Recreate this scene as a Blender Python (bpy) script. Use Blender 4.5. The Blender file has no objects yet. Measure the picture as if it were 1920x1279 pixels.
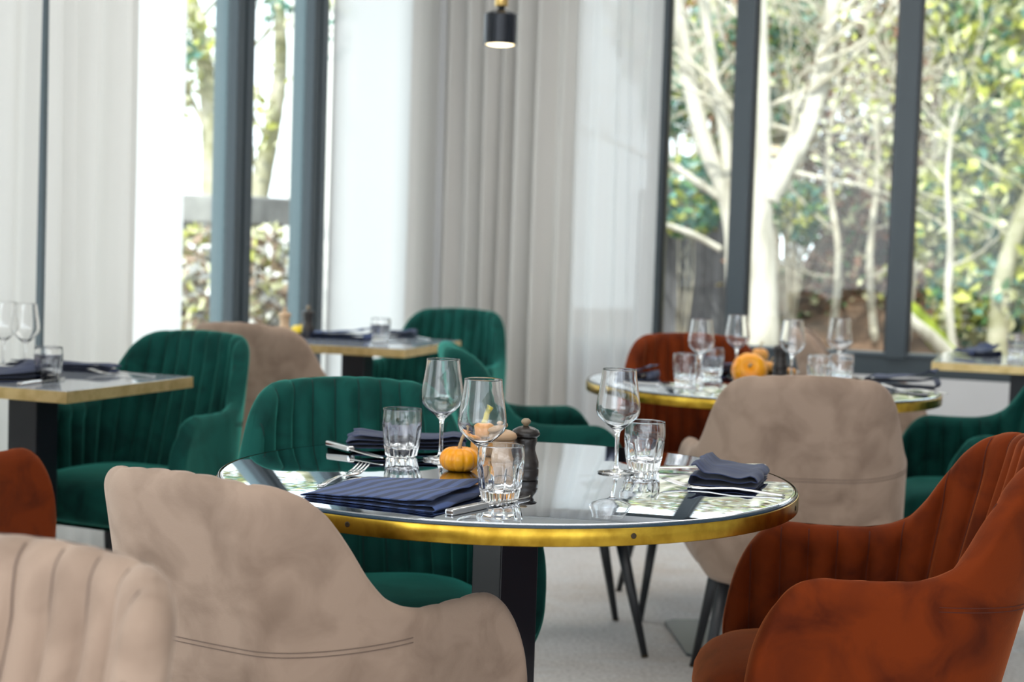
import bpy, bmesh, math, random
from mathutils import Vector, Matrix, noise
R = math.radians
PI = math.pi
scn = bpy.context.scene
COL = scn.collection
rnd = random.Random(7)

# ------------------------------------------------------------------ camera
FPX, PITCH, ROLL, CH = 3163.0, 0.0628, 0.0314, 1.157
fw = Vector((0, math.cos(PITCH), -math.sin(PITCH)))
up0 = Vector((0, math.sin(PITCH), math.cos(PITCH)))
rt0 = Vector((1, 0, 0))
CX = rt0 * math.cos(ROLL) + up0 * math.sin(ROLL)
CY = -rt0 * math.sin(ROLL) + up0 * math.cos(ROLL)
cam_d = bpy.data.cameras.new('camera')
cam_d.sensor_width = 36
cam_d.lens = FPX / 1920 * 36
cam_d.clip_start = .05
cam_d.dof.use_dof = True
cam_d.dof.focus_distance = 2.65
cam_d.dof.aperture_fstop = 4.6
cam = bpy.data.objects.new('camera', cam_d)
COL.objects.link(cam)
m = Matrix.Identity(4)
for i in range(3):
    m[i][0] = CX[i]; m[i][1] = CY[i]; m[i][2] = -fw[i]
m[2][3] = CH
cam.matrix_world = m
scn.camera = cam

# ------------------------------------------------------------------ world, sun, exposure
scn.view_settings.view_transform = 'Standard'
scn.view_settings.look = 'None'
scn.view_settings.exposure = 0.0
scn.view_settings.gamma = 1
scn.view_settings.use_curve_mapping = False
scn.cycles.caustics_reflective = False
scn.cycles.caustics_refractive = False
scn.cycles.max_bounces = 14
scn.cycles.transparent_max_bounces = 24
scn.cycles.transmission_bounces = 12
w = bpy.data.worlds.new('sky')
scn.world = w
w.use_nodes = True
bg = w.node_tree.nodes['Background']
bg.inputs[0].default_value = (.86, .93, 1, 1)
bg.inputs[1].default_value = 3.1
sd = bpy.data.lights.new('sun', 'SUN')
sd.energy = 5.2
sd.angle = R(1.0)
sd.color = (1, .95, .86)
sun = bpy.data.objects.new('sun', sd)
COL.objects.link(sun)
sun.rotation_euler = Vector((.30, .80, -.95)).to_track_quat('-Z', 'Y').to_euler()


def area(name, loc, size, power, color=(1, .97, .93), rot=(0, 0, 0)):
    d = bpy.data.lights.new(name, 'AREA')
    d.shape = 'RECTANGLE'
    d.size, d.size_y = size
    d.energy = power
    d.color = color
    o = bpy.data.objects.new(name, d)
    o.location = loc
    o.rotation_euler = rot
    COL.objects.link(o)
    return o


# unseen area lights added under the ceiling to brighten the room
area('fill_light_top', (0.2, 2.6, 2.93), (2.2, 1.6), 20)
area('fill_light_top', (0.6, 5.6, 2.93), (2.2, 1.6), 30)
area('fill_light_top', (-0.6, -0.6, 2.93), (3.0, 2.0), 36)
# cool fill light added behind and to the left of the camera, unseen
area('fill_light_rear', (-2.6, -2.0, 1.6), (3.0, 2.4), 60, (.9, .96, 1), (R(90), 0, R(-52)))


# ------------------------------------------------------------------ helpers
def at(px, py, z=.75):
    """point of the photograph (1920x1279) on the horizontal plane z"""
    d = fw + CX * ((px - 960) / FPX) - CY * ((py - 639.5) / FPX)
    t = (z - CH) / d.z
    return Vector((d.x * t, d.y * t, z))


def atY(px, py, Y):
    d = fw + CX * ((px - 960) / FPX) - CY * ((py - 639.5) / FPX)
    return Vector((d.x * Y / d.y, Y, CH + d.z * Y / d.y))


def mesh(name, verts, faces, mat, parent=None, smooth=True, mats=None, fm=None):
    me = bpy.data.meshes.new(name)
    me.from_pydata([tuple(v) for v in verts], [], faces)
    for mm in (mats or [mat]):
        me.materials.append(mm)
    if fm:
        me.polygons.foreach_set('material_index', fm)
    if smooth:
        me.polygons.foreach_set('use_smooth', [True] * len(me.polygons))
    me.update()
    o = bpy.data.objects.new(name, me)
    COL.objects.link(o)
    if parent:
        o.parent = parent
    return o


def fix(o):
    bm = bmesh.new(); bm.from_mesh(o.data)
    bmesh.ops.remove_doubles(bm, verts=bm.verts, dist=1e-5)
    bmesh.ops.recalc_face_normals(bm, faces=bm.faces)
    bm.to_mesh(o.data); bm.free()
    return o


GROUPS = {'chair': 'velvet armchairs around the tables', 'wine glass': 'stemmed wine glasses on the tables',
          'tumbler': 'fluted tumblers on the tables', 'fork': 'steel forks on the tables', 'knife': 'steel knives on the tables',
          'napkin': 'navy napkins at the place settings', 'mill': 'pepper mills on the tables', 'pumpkin': 'small pumpkins on the tables',
          'curtain': 'curtains along the windows'}


def tag(o, label=None, cat=None, group=None, kind=None):
    group = group or GROUPS.get(cat)
    if label: o['label'] = label
    if cat: o['category'] = cat
    if group: o['group'] = group
    if kind: o['kind'] = kind
    return o


def empty(name, loc=(0, 0, 0), rz=0):
    o = bpy.data.objects.new(name, None)
    o.empty_display_size = .1
    COL.objects.link(o)
    o.location = loc
    o.rotation_euler = (0, 0, rz)
    return o


def copy_tree(o, parent=None):
    c = o.copy()
    COL.objects.link(c)
    if parent: c.parent = parent
    for ch in list(o.children):
        copy_tree(ch, c)
    return c


class MB:
    def __init__(s): s.v = []; s.f = []
    def add(s, v, f):
        n = len(s.v); s.v += [Vector(p) for p in v]; s.f += [tuple(i + n for i in q) for q in f]
    def box(s, x0, y0, z0, x1, y1, z1, M=None):
        v = [Vector((x, y, z)) for z in (z0, z1) for y in (y0, y1) for x in (x0, x1)]
        if M: v = [M @ p for p in v]
        s.add(v, [(0, 2, 3, 1), (4, 5, 7, 6), (0, 1, 5, 4), (2, 6, 7, 3), (0, 4, 6, 2), (1, 3, 7, 5)])
    def tube(s, pts, rad, n=8, caps=True):
        pts = [Vector(p) for p in pts]
        rings = []
        prev = None
        for i, p in enumerate(pts):
            d = (pts[min(i + 1, len(pts) - 1)] - pts[max(i - 1, 0)])
            if d.length < 1e-9: d = Vector((0, 0, 1))
            d.normalize()
            if prev is None:
                a = d.orthogonal().normalized()
            else:
                a = prev - d * prev.dot(d)
                a = a.normalized() if a.length > 1e-6 else d.orthogonal().normalized()
            prev = a
            b = d.cross(a)
            r = rad[i] if hasattr(rad, '__len__') else rad
            rings.append([p + a * (r * math.cos(2 * PI * k / n)) + b * (r * math.sin(2 * PI * k / n)) for k in range(n)])
        v = [q for rg in rings for q in rg]
        f = []
        for i in range(len(rings) - 1):
            for k in range(n):
                k2 = (k + 1) % n
                f.append((i * n + k, i * n + k2, (i + 1) * n + k2, (i + 1) * n + k))
        if caps:
            f.append(tuple(range(n - 1, -1, -1)))
            f.append(tuple((len(rings) - 1) * n + k for k in range(n)))
        s.add(v, f)
    def build(s, name, mat, parent=None, smooth=False, bev=0):
        o = mesh(name, s.v, s.f, mat, parent, smooth)
        if bev:
            md = o.modifiers.new('bevel', 'BEVEL'); md.width = bev; md.segments = 2; md.limit_method = 'ANGLE'
        return o


def lathe(name, prof, mat, parent=None, n=40, mod=None, smooth=True, loc=None):
    """prof: list of (r, z); r=0 makes a pole; mod(angle, r, z) -> r"""
    v, f, idx = [], [], []
    for r, z in prof:
        if r <= 1e-7:
            idx.append([len(v)]); v.append(Vector((0, 0, z)))
        else:
            row = []
            for k in range(n):
                a = 2 * PI * k / n
                rr = mod(a, r, z) if mod else r
                row.append(len(v)); v.append(Vector((rr * math.cos(a), rr * math.sin(a), z)))
            idx.append(row)
    for A, B in zip(idx, idx[1:]):
        if len(A) == 1 and len(B) == 1: continue
        for k in range(n):
            k2 = (k + 1) % n
            if len(A) == 1: f.append((A[0], B[k2], B[k]))
            elif len(B) == 1: f.append((A[k], A[k2], B[0]))
            else: f.append((A[k], A[k2], B[k2], B[k]))
    o = mesh(name, v, f, mat, parent, smooth)
    fix(o)
    if loc: o.location = loc
    return o


def sm(x):
    x = min(1, max(0, x)); return x * x * (3 - 2 * x)


# ------------------------------------------------------------------ materials
def newmat(name):
    mt = bpy.data.materials.new(name); mt.use_nodes = True
    nt = mt.node_tree
    return mt, nt, nt.nodes['Principled BSDF']


def setp(p, **k):
    for a, b in k.items():
        p.inputs[a.replace('_', ' ')].default_value = b


def plain(name, col, rough=.5, metal=0, **k):
    mt, nt, p = newmat(name)
    setp(p, Base_Color=(*col, 1), Roughness=rough, Metallic=metal, **k)
    return mt


def noisy(name, c1, c2, scale=8, rough=.6, metal=0, bump=0, bscale=60, detail=4, lo=.35, hi=.65, stretch=None, **k):
    mt, nt, p = newmat(name)
    N, L = nt.nodes, nt.links
    tc = N.new('ShaderNodeTexCoord')
    src = tc.outputs['Object']
    if stretch:
        mp = N.new('ShaderNodeMapping'); mp.inputs['Scale'].default_value = stretch
        L.new(src, mp.inputs[0]); src = mp.outputs[0]
    no = N.new('ShaderNodeTexNoise'); no.inputs['Scale'].default_value = scale; no.inputs['Detail'].default_value = detail
    L.new(src, no.inputs['Vector'])
    cr = N.new('ShaderNodeValToRGB')
    cr.color_ramp.elements[0].position = lo; cr.color_ramp.elements[0].color = (*c1, 1)
    cr.color_ramp.elements[1].position = hi; cr.color_ramp.elements[1].color = (*c2, 1)
    L.new(no.outputs[0], cr.inputs[0]); L.new(cr.outputs[0], p.inputs['Base Color'])
    setp(p, Roughness=rough, Metallic=metal, **k)
    if bump:
        n2 = N.new('ShaderNodeTexNoise'); n2.inputs['Scale'].default_value = bscale; n2.inputs['Detail'].default_value = 3
        L.new(src, n2.inputs['Vector'])
        b = N.new('ShaderNodeBump'); b.inputs['Strength'].default_value = bump; b.inputs['Distance'].default_value = .004
        L.new(n2.outputs[0], b.inputs['Height']); L.new(b.outputs[0], p.inputs['Normal'])
    return mt


def velvet(name, dark, mid, sheen, sw=.55):
    """velvet: pile brushed in patches, sheen at grazing angles"""
    mt, nt, p = newmat(name)
    N, L = nt.nodes, nt.links
    tc = N.new('ShaderNodeTexCoord')
    n1 = N.new('ShaderNodeTexNoise'); n1.inputs['Scale'].default_value = 11; n1.inputs['Detail'].default_value = 6; n1.inputs['Distortion'].default_value = .6
    L.new(tc.outputs['Object'], n1.inputs['Vector'])
    cr = N.new('ShaderNodeValToRGB')
    cr.color_ramp.elements[0].position = .25; cr.color_ramp.elements[0].color = (*dark, 1)
    cr.color_ramp.elements[1].position = .58; cr.color_ramp.elements[1].color = (*mid, 1)
    L.new(n1.outputs[0], cr.inputs[0])
    L.new(cr.outputs[0], p.inputs['Base Color'])
    n2 = N.new('ShaderNodeTexNoise'); n2.inputs['Scale'].default_value = 420; n2.inputs['Detail'].default_value = 2
    L.new(tc.outputs['Object'], n2.inputs['Vector'])
    n3 = N.new('ShaderNodeTexNoise'); n3.inputs['Scale'].default_value = 14; n3.inputs['Detail'].default_value = 3
    L.new(tc.outputs['Object'], n3.inputs['Vector'])
    b2 = N.new('ShaderNodeBump'); b2.inputs['Strength'].default_value = .3; b2.inputs['Distance'].default_value = .003
    L.new(n3.outputs[0], b2.inputs['Height'])
    b = N.new('ShaderNodeBump'); b.inputs['Strength'].default_value = .25; b.inputs['Distance'].default_value = .0012
    L.new(n2.outputs[0], b.inputs['Height']); L.new(b2.outputs[0], b.inputs['Normal'])
    L.new(b.outputs[0], p.inputs['Normal'])
    setp(p, Roughness=.85, Sheen_Weight=sw, Sheen_Roughness=.35, Sheen_Tint=(*sheen, 1))
    p.inputs['Specular IOR Level'].default_value = .15
    return mt


M = {}
M['green'] = velvet('green velvet', (.0018, .022, .019), (.005, .066, .054), (.10, .66, .53), .8)
M['rust'] = velvet('rust velvet', (.048, .006, .001), (.155, .023, .002), (.90, .27, .08), .5)
M['beige'] = velvet('beige velvet', (.225, .158, .118), (.375, .275, .212), (.9, .78, .70), .35)
M['seam'] = plain('seam thread', (.16, .115, .09), .9)
M['black'] = plain('black metal', (.012, .014, .018), .38)
M['blackcol'] = plain('black lacquered steel', (.010, .012, .018), .32)
M['steelplate'] = plain('dark steel plate', (.05, .06, .07), .3)
M['brass'] = noisy('brass', (.36, .21, .02), (.62, .40, .05), 30, .28, 1, lo=.3, hi=.6)
M['brass2'] = noisy('pale brass', (.55, .40, .16), (.72, .55, .26), 34, .35, .75, lo=.3, hi=.6)
M['screw'] = plain('screw', (.05, .035, .02), .5, .6)
M['glasstop'] = plain('dark mirror glass top', (.76, .81, .88), .012, 1)
M['stonetop'] = noisy('grey blue polished top', (.30, .33, .38), (.36, .39, .44), 6, .05, 0, IOR=3.0)
M['glassrim'] = plain('bevelled glass edge', (.02, .045, .07), .08)
M['glass'] = plain('clear glass', (1, 1, 1), 0, 0, IOR=1.48)
setp(M['glass'].node_tree.nodes['Principled BSDF'], Transmission_Weight=1.0)
M['steel'] = plain('cutlery steel', (.62, .62, .62), .14, 1)
M['pumpkin'] = noisy('pumpkin skin', (.92, .27, .002), (.98, .46, .006), 9, .32, lo=.3, hi=.7)
M['squash'] = noisy('pale orange squash', (.80, .30, .05), (.85, .45, .10), 9, .4)
M['yellow'] = noisy('yellow gourd', (.80, .50, .01), (.85, .62, .02), 9, .35)
M['gourdneck'] = noisy('gourd neck green yellow', (.03, .07, .015), (.65, .55, .03), 28, .4, lo=.45, hi=.55)
M['stem'] = noisy('dry stem', (.34, .24, .12), (.50, .38, .22), 60, .8)
M['wood'] = noisy('light turned wood', (.52, .33, .19), (.62, .42, .26), 10, .42, stretch=(1, 1, 8))
M['wooddark'] = noisy('dark stained wood', (.012, .009, .008), (.03, .022, .018), 10, .3, stretch=(1, 1, 8))
M['knob'] = noisy('worn knob', (.20, .14, .08), (.36, .27, .17), 50, .35)
M['frame'] = plain('blue grey aluminium frame', (.047, .066, .080), .42)
M['framelight'] = plain('blue grey aluminium sill', (.10, .13, .16), .3)
M['framesun'] = plain('outer frame sunlit tone', (.16, .23, .26), .4)  # frame colour lightened to stand for daylight on the outer faces
M['wallwhite'] = noisy('white wall paint', (.72, .72, .73), (.76, .76, .77), 3, .8)
M['ceiling'] = plain('ceiling paint', (.8, .8, .78), .9)
M['curtring'] = plain('track', (.6, .6, .6), .4)
M['lampblack'] = plain('lamp shade black', (.012, .016, .024), .22, .3)
M['lampbrass'] = plain('lamp brass', (.72, .50, .18), .18, 1)
M['radiator'] = plain('radiator enamel', (.5, .5, .5), .5)


def napkin_mat():
    mt, nt, p = newmat('navy damask napkin')
    N, L = nt.nodes, nt.links
    tc = N.new('ShaderNodeTexCoord')
    mp = N.new('ShaderNodeMapping'); L.new(tc.outputs['Object'], mp.inputs[0])
    wv = N.new('ShaderNodeTexWave'); wv.inputs['Scale'].default_value = 11; wv.inputs['Distortion'].default_value = 1.6; wv.inputs['Detail'].default_value = 1; wv.inputs['Detail Scale'].default_value = .6
    L.new(mp.outputs[0], wv.inputs['Vector'])
    cr = N.new('ShaderNodeValToRGB'); cr.color_ramp.elements[0].position = .42; cr.color_ramp.elements[1].position = .52
    cr.color_ramp.elements[0].color = (.018, .034, .095, 1); cr.color_ramp.elements[1].color = (.050, .088, .235, 1)
    L.new(wv.outputs[0], cr.inputs[0]); L.new(cr.outputs[0], p.inputs['Base Color'])
    ck = N.new('ShaderNodeTexNoise'); ck.inputs['Scale'].default_value = 700
    L.new(tc.outputs['Object'], ck.inputs['Vector'])
    b = N.new('ShaderNodeBump'); b.inputs['Strength'].default_value = .3; b.inputs['Distance'].default_value = .0006
    L.new(ck.outputs[0], b.inputs['Height']); L.new(b.outputs[0], p.inputs['Normal'])
    setp(p, Roughness=.75, Sheen_Weight=.05)
    return mt


M['napkin'] = napkin_mat()
M['napkin2'] = noisy('navy ribbed napkin', (.008, .015, .050), (.022, .040, .120), 4, .75, stretch=(1, 22, 1), Sheen_Weight=.08)


def cloth_mat(name, col, transl, transp=0.0):
    mt = bpy.data.materials.new(name); mt.use_nodes = True
    nt = mt.node_tree; N, L = nt.nodes, nt.links
    N.remove(N['Principled BSDF'])
    out = N['Material Output']
    d = N.new('ShaderNodeBsdfDiffuse'); d.inputs[0].default_value = (*col, 1)
    t = N.new('ShaderNodeBsdfTranslucent'); t.inputs[0].default_value = (*col, 1)
    tc = N.new('ShaderNodeTexCoord')
    mp = N.new('ShaderNodeMapping'); mp.inputs['Scale'].default_value = (1, 1, .08)
    L.new(tc.outputs['Object'], mp.inputs[0])
    n = N.new('ShaderNodeTexNoise'); n.inputs['Scale'].default_value = 240; n.inputs['Detail'].default_value = 2
    L.new(mp.outputs[0], n.inputs['Vector'])
    b = N.new('ShaderNodeBump'); b.inputs['Strength'].default_value = .12; b.inputs['Distance'].default_value = .001
    L.new(n.outputs[0], b.inputs['Height']); L.new(b.outputs[0], d.inputs['Normal'])
    mx = N.new('ShaderNodeMixShader'); mx.inputs[0].default_value = transl
    L.new(d.outputs[0], mx.inputs[1]); L.new(t.outputs[0], mx.inputs[2])
    if transp:
        tr = N.new('ShaderNodeBsdfTransparent')
        m2 = N.new('ShaderNodeMixShader'); m2.inputs[0].default_value = transp
        L.new(mx.outputs[0], m2.inputs[1]); L.new(tr.outputs[0], m2.inputs[2])
        L.new(m2.outputs[0], out.inputs[0])
    else:
        L.new(mx.outputs[0], out.inputs[0])
    return mt


M['curtain'] = cloth_mat('off white curtain linen', (.77, .75, .72), .28)
M['sheer'] = cloth_mat('white sheer curtain', (.84, .84, .84), .55, .06)


def pane_mat():
    mt = bpy.data.materials.new('window glass'); mt.use_nodes = True
    nt = mt.node_tree; N, L = nt.nodes, nt.links
    N.remove(N['Principled BSDF'])
    t = N.new('ShaderNodeBsdfTransparent'); t.inputs[0].default_value = (.95, .98, .97, 1)
    g = N.new('ShaderNodeBsdfGlossy'); g.inputs['Roughness'].default_value = .01
    lw = N.new('ShaderNodeLayerWeight'); lw.inputs[0].default_value = .5
    pw = N.new('ShaderNodeMath'); pw.operation = 'POWER'; pw.inputs[1].default_value = 5
    fr = N.new('ShaderNodeMath'); fr.operation = 'MULTIPLY_ADD'; fr.inputs[1].default_value = .9; fr.inputs[2].default_value = .018
    L.new(lw.outputs['Facing'], pw.inputs[0]); L.new(pw.outputs[0], fr.inputs[0])
    mx = N.new('ShaderNodeMixShader')
    L.new(fr.outputs[0], mx.inputs[0]); L.new(t.outputs[0], mx.inputs[1]); L.new(g.outputs[0], mx.inputs[2])
    L.new(mx.outputs[0], N['Material Output'].inputs[0])
    return mt


M['pane'] = pane_mat()


def carpet_mat():
    mt, nt, p = newmat('grey carpet')
    N, L = nt.nodes, nt.links
    tc = N.new('ShaderNodeTexCoord')
    n1 = N.new('ShaderNodeTexNoise'); n1.inputs['Scale'].default_value = 1.6; n1.inputs['Detail'].default_value = 4
    n2 = N.new('ShaderNodeTexNoise'); n2.inputs['Scale'].default_value = 75; n2.inputs['Detail'].default_value = 3
    mp = N.new('ShaderNodeMapping'); mp.inputs['Scale'].default_value = (2, 5, 1); mp.inputs['Rotation'].default_value = (0, 0, .32)
    n3 = N.new('ShaderNodeTexNoise'); n3.inputs['Scale'].default_value = 3; n3.inputs['Detail'].default_value = 6
    L.new(tc.outputs['Object'], n1.inputs['Vector']); L.new(tc.outputs['Object'], n2.inputs['Vector'])
    L.new(tc.outputs['Object'], mp.inputs[0]); L.new(mp.outputs[0], n3.inputs['Vector'])
    c1 = N.new('ShaderNodeValToRGB'); c1.color_ramp.elements[0].position = .3; c1.color_ramp.elements[1].position = .62
    c1.color_ramp.elements[0].color = (.60, .53, .47, 1); c1.color_ramp.elements[1].color = (.74, .72, .71, 1)
    L.new(n1.outputs[0], c1.inputs[0])
    c3 = N.new('ShaderNodeValToRGB'); c3.color_ramp.elements[0].position = .5; c3.color_ramp.elements[1].position = .72
    c3.color_ramp.elements[0].color = (0, 0, 0, 1); c3.color_ramp.elements[1].color = (1, 1, 1, 1)
    L.new(n3.outputs[0], c3.inputs[0])
    mx = N.new('ShaderNodeMix'); mx.data_type = 'RGBA'; mx.inputs[7].default_value = (.72, .71, .70, 1)
    L.new(c3.outputs[0], mx.inputs[0]); L.new(c1.outputs[0], mx.inputs[6])
    m2 = N.new('ShaderNodeMix'); m2.data_type = 'RGBA'; m2.blend_type = 'MULTIPLY'; m2.inputs[0].default_value = .45
    c2 = N.new('ShaderNodeValToRGB'); c2.color_ramp.elements[0].position = .3; c2.color_ramp.elements[1].position = .6
    c2.color_ramp.elements[0].color = (.42, .40, .38, 1)
    L.new(n2.outputs[0], c2.inputs[0])
    L.new(mx.outputs[2], m2.inputs[6]); L.new(c2.outputs[0], m2.inputs[7])
    L.new(m2.outputs[2], p.inputs['Base Color'])
    b = N.new('ShaderNodeBump'); b.inputs['Strength'].default_value = .7; b.inputs['Distance'].default_value = .006
    L.new(n2.outputs[0], b.inputs['Height']); L.new(b.outputs[0], p.inputs['Normal'])
    setp(p, Roughness=.95)
    return mt


M['carpet'] = carpet_mat()

# ------------------------------------------------------------------ room shell
U = Vector((math.cos(R(-18.2)), math.sin(R(-18.2)), 0))     # along the right wall
V = Vector((-U.y, U.x, 0))                                    # along the left wall, away from the camera
CO = Vector((-.55, 8.2525, 0))                                # room corner
HC = 2.95                                                     # ceiling


def frameM(origin, ax):
    """x along ax, y = outward (90 deg left of ax), z up"""
    ay = Vector((-ax.y, ax.x, 0))
    return Matrix(((ax.x, ay.x, 0, origin.x), (ax.y, ay.y, 0, origin.y), (0, 0, 1, origin.z), (0, 0, 0, 1)))


MR = frameM(CO, U)        # right wall: x from the corner to the right, y outward
ML = frameM(CO, V)        # left wall: x negative towards the camera, y outward (left)


def wx(Mx, y, px, py=400):
    """distance along a wall's frame at which the line through pixel px meets the plane y of that frame"""
    d = fw + CX * ((px - 960) / FPX) - CY * ((py - 639.5) / FPX)
    Mi = Mx.inverted()
    o = Mi @ Vector((0, 0, CH)); dd = Mi.to_3x3() @ d
    return o.x + dd.x * (y - o.y) / dd.y


def wall(name, Mx, x0, x1, openings, thick=.22):
    b = MB()
    xs = x0
    for (a, c, z0, z1) in openings:
        b.box(xs, 0, 0, a, thick, HC, Mx)
        b.box(a, 0, 0, c, thick, z0, Mx)
        b.box(a, 0, z1, c, thick, HC, Mx)
        xs = c
    b.box(xs, 0, 0, x1, thick, HC, Mx)
    return tag(b.build(name, M['wallwhite']), kind='structure')


wall('wall_right', MR, 0.0, 7.5, [(.80, 5.2, .58, 2.75)])
wall('wall_left', ML, -14.0, 0.22, [(-6.6, -.10, .12, 2.75)])
b = MB(); b.box(-14, -12, -.1, .22, .22, 0, ML)
tag(b.build('floor', M['carpet']), kind='structure')
b = MB(); b.box(-14, -12, HC, .5, .5, HC + .15, ML)
tag(b.build('ceiling', M['ceiling']), kind='structure')
b = MB(); b.box(7.5, -9.0, 0, 7.7, .2, HC, MR)
tag(b.build('wall_side', M['wallwhite']), kind='structure')

# right window
win = empty('window_1'); tag(win, kind='structure')
b = MB()
b.box(.78, .02, .58, 5.2, .14, .675, MR)
b.box(.78, .02, 2.68, 5.2, .14, 2.75, MR)
b.build('window_frame', M['frame'], win, bev=.004)
b = MB(); b.box(.80, -.0, .672, 5.2, .10, .684, MR)
b.build('window_sill', M['framelight'], win, bev=.003)
for c, wd in ((1.253, .07), (1.652, .082), (2.380, .090), (3.15, .09), (4.2, .09)):
    b = MB()
    b.box(c - wd / 2, -.015, .66, c + wd / 2, .13, 2.72, MR)
    b.build('mullion', M['frame'], win, bev=.004)
    b = MB()
    for sx in (-1, 1):
        b.box(c + sx * (wd / 2 + .006) - .006, .03, .675, c + sx * (wd / 2 + .006) + .006, .07, 2.7, MR)
    b.build('glazing_bead', M['blackcol'], win)
for a, c in ((.80, 1.215), (1.29, 1.61), (1.69, 2.335), (2.425, 3.10), (3.2, 4.15)):
    b = MB(); b.box(a, .075, .68, c, .083, 2.7, MR)
    b.build('pane', M['pane'], win)

# left window
win2 = empty('window_2'); tag(win2, kind='structure')
b = MB()
b.box(-6.6, .02, .12, -.10, .14, .20, ML)
b.box(-6.6, .02, 2.68, -.10, .14, 2.75, ML)
b.build('window_frame', M['frame'], win2, bev=.004)
jambs = []
for px0, px1, wide in ((80, 89, 0), (440, 475, 1), (583, 612, 1), (-150, -120, 0), (-420, -390, 0)):
    x0, x1 = wx(ML, -.03, px0), wx(ML, -.03, px1)
    jambs.append((x0, x1))
    b = MB()
    if wide:
        w3 = (x1 - x0)
        b.box(x0, -.03, .2, x0 + w3 * .38, .016, 2.7, ML)
        b.box(x0 + w3 * .38, -.008, .2, x0 + w3 * .58, .010, 2.7, ML)
        b.box(x0 + w3 * .58, -.024, .2, x1, .016, 2.7, ML)
    else:
        b.box(x0, -.03, .2, x1, .016, 2.7, ML)
    mo = b.build('mullion', M['frame'], win2, bev=.003)
    b = MB(); b.box(x0 + .006, .018, .2, x1 - .006, .075 if wide else .03, 2.7, ML)
    b.build('outer_profile', M['framesun'], mo, bev=.003)
jambs.sort()
for (a, c) in zip([(-6.6, -6.6)] + jambs, jambs + [(-.10, -.10)]):
    if c[0] - a[1] < .1: continue
    b = MB(); b.box(a[1] + .002, .002, .2, c[0] - .002, .010, 2.7, ML)
    b.build('pane', M['pane'], win2)

# roof eaves outside the right wall are left open; curtain track along both walls
b = MB(); b.box(-6, -.17, HC - .025, -.1, -.10, HC, ML); b.box(.1, -.17, HC - .025, 5, -.10, HC, MR)
tag(b.build('trim_1', M['curtring']), kind='structure')


# ------------------------------------------------------------------ curtains
def curtain(path, z0, z1, nf, amp, seed, mat, label, group=None, top_gather=0.0, drift=.02):
    """path(s)->(point, normal) for s in 0..1; deep vertical folds that loosen towards the hem"""
    rr = random.Random(seed)
    L_ = []
    ns = nf * 14
    nz = 26
    fw_ = [rr.uniform(.6, 1.4) for _ in range(nf)]
    tot = sum(fw_)
    cum = [0]
    for a in fw_: cum.append(cum[-1] + a / tot)
    am = [rr.uniform(.55, 1.15) for _ in range(nf + 1)]
    dr = [rr.uniform(-1, 1) for _ in range(nf + 1)]
    v = []
    for j in range(nz + 1):
        t = j / nz
        z = z0 + (z1 - z0) * t
        for i in range(ns + 1):
            s = i / ns
            k = 0
            while k < nf - 1 and s > cum[k + 1]: k += 1
            loc = (s - cum[k]) / (cum[k + 1] - cum[k])
            a_ = am[k] * (1 - loc) + am[k + 1] * loc
            d_ = (dr[k] * (1 - loc) + dr[k + 1] * loc) * drift * (1 - t)
            off = math.sin(loc * 2 * PI + .5 * math.sin(loc * 2 * PI)) * amp * a_ * (1 - .25 * t)
            off += .3 * amp * math.sin(t * 3 + k * 2.1)
            ed = min(1, min(s, 1 - s) * 12)
            p, n = path(min(1, max(0, s)))
            tg = Vector((-n.y, n.x, 0))
            q = p + n * off + tg * (d_ * ed)
            v.append((q.x, q.y, z))
    f = []
    for j in range(nz):
        for i in range(ns):
            a = j * (ns + 1) + i
            f.append((a, a + 1, a + ns + 2, a + ns + 1))
    o = mesh('curtain', v, f, mat)
    tag(o, label, 'curtain', group)
    return o


def on(Mx, x0, x1, y, bow=0):
    def fn(s):
        p = Mx @ Vector((x0 + (x1 - x0) * s, y, 0))
        n = (Mx.to_3x3() @ Vector((0, -1, 0)))
        return p, n
    return fn


curtain(on(ML, -5.2, wx(ML, -.16, 76), -.16), .01, HC - .02, 6, .045, 3, M['curtain'],
        'pale off-white curtain at far left edge of the picture, left of the thin dark frame')
curtain(on(ML, wx(ML, -.15, 80), wx(ML, -.15, 248), -.15), .01, HC - .02, 4, .045, 11, M['curtain'],
        'off-white folded curtain between the thin dark frame and the bright left pane')
curtain(on(ML, wx(ML, -.07, 236), wx(ML, -.07, 343), -.07), .01, HC - .02, 1, .006, 5, M['sheer'],
        'flat sheer white curtain panel glowing left of the tree and stone pillar')
curtain(on(ML, wx(ML, -.06, 616), wx(ML, -.06, 775), -.06), .01, HC - .02, 1, .006, 6, M['sheer'],
        'flat sheer white panel glowing between window post and corner curtain')
curtain(on(ML, wx(ML, -.16, 762), wx(ML, -.16, 814), -.16), .01, HC - .02, 1, .022, 8, M['curtain'],
        'narrow off-white curtain left of the dark seam at the room corner')


def corner_path(s):
    # from the left wall near the corner round onto the right wall
    a = ML @ Vector((wx(ML, -.12, 822), -.12, 0)); c = MR @ Vector((.26, -.13, 0)); e = MR @ Vector((wx(MR, -.13, 1080), -.13, 0))
    nL = ML.to_3x3() @ Vector((0, -1, 0)); nR = MR.to_3x3() @ Vector((0, -1, 0))
    if s < .1:
        k = s / .1
        return a.lerp(c, k), (nL.lerp(nR, k)).normalized()
    return c.lerp(e, (s - .1) / .9), nR


curtain(corner_path, .01, HC - .02, 8, .075, 21, M['curtain'],
        'wide off-white curtain in deep folds behind the pendant lamp')
curtain(on(MR, wx(MR, -.13, 1074), wx(MR, -.13, 1231), -.13), .01, HC - .02, 5, .030, 24, M['sheer'],
        'thin sheer curtain edge glowing beside the right window, left of the birch tree', drift=.05)

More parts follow.
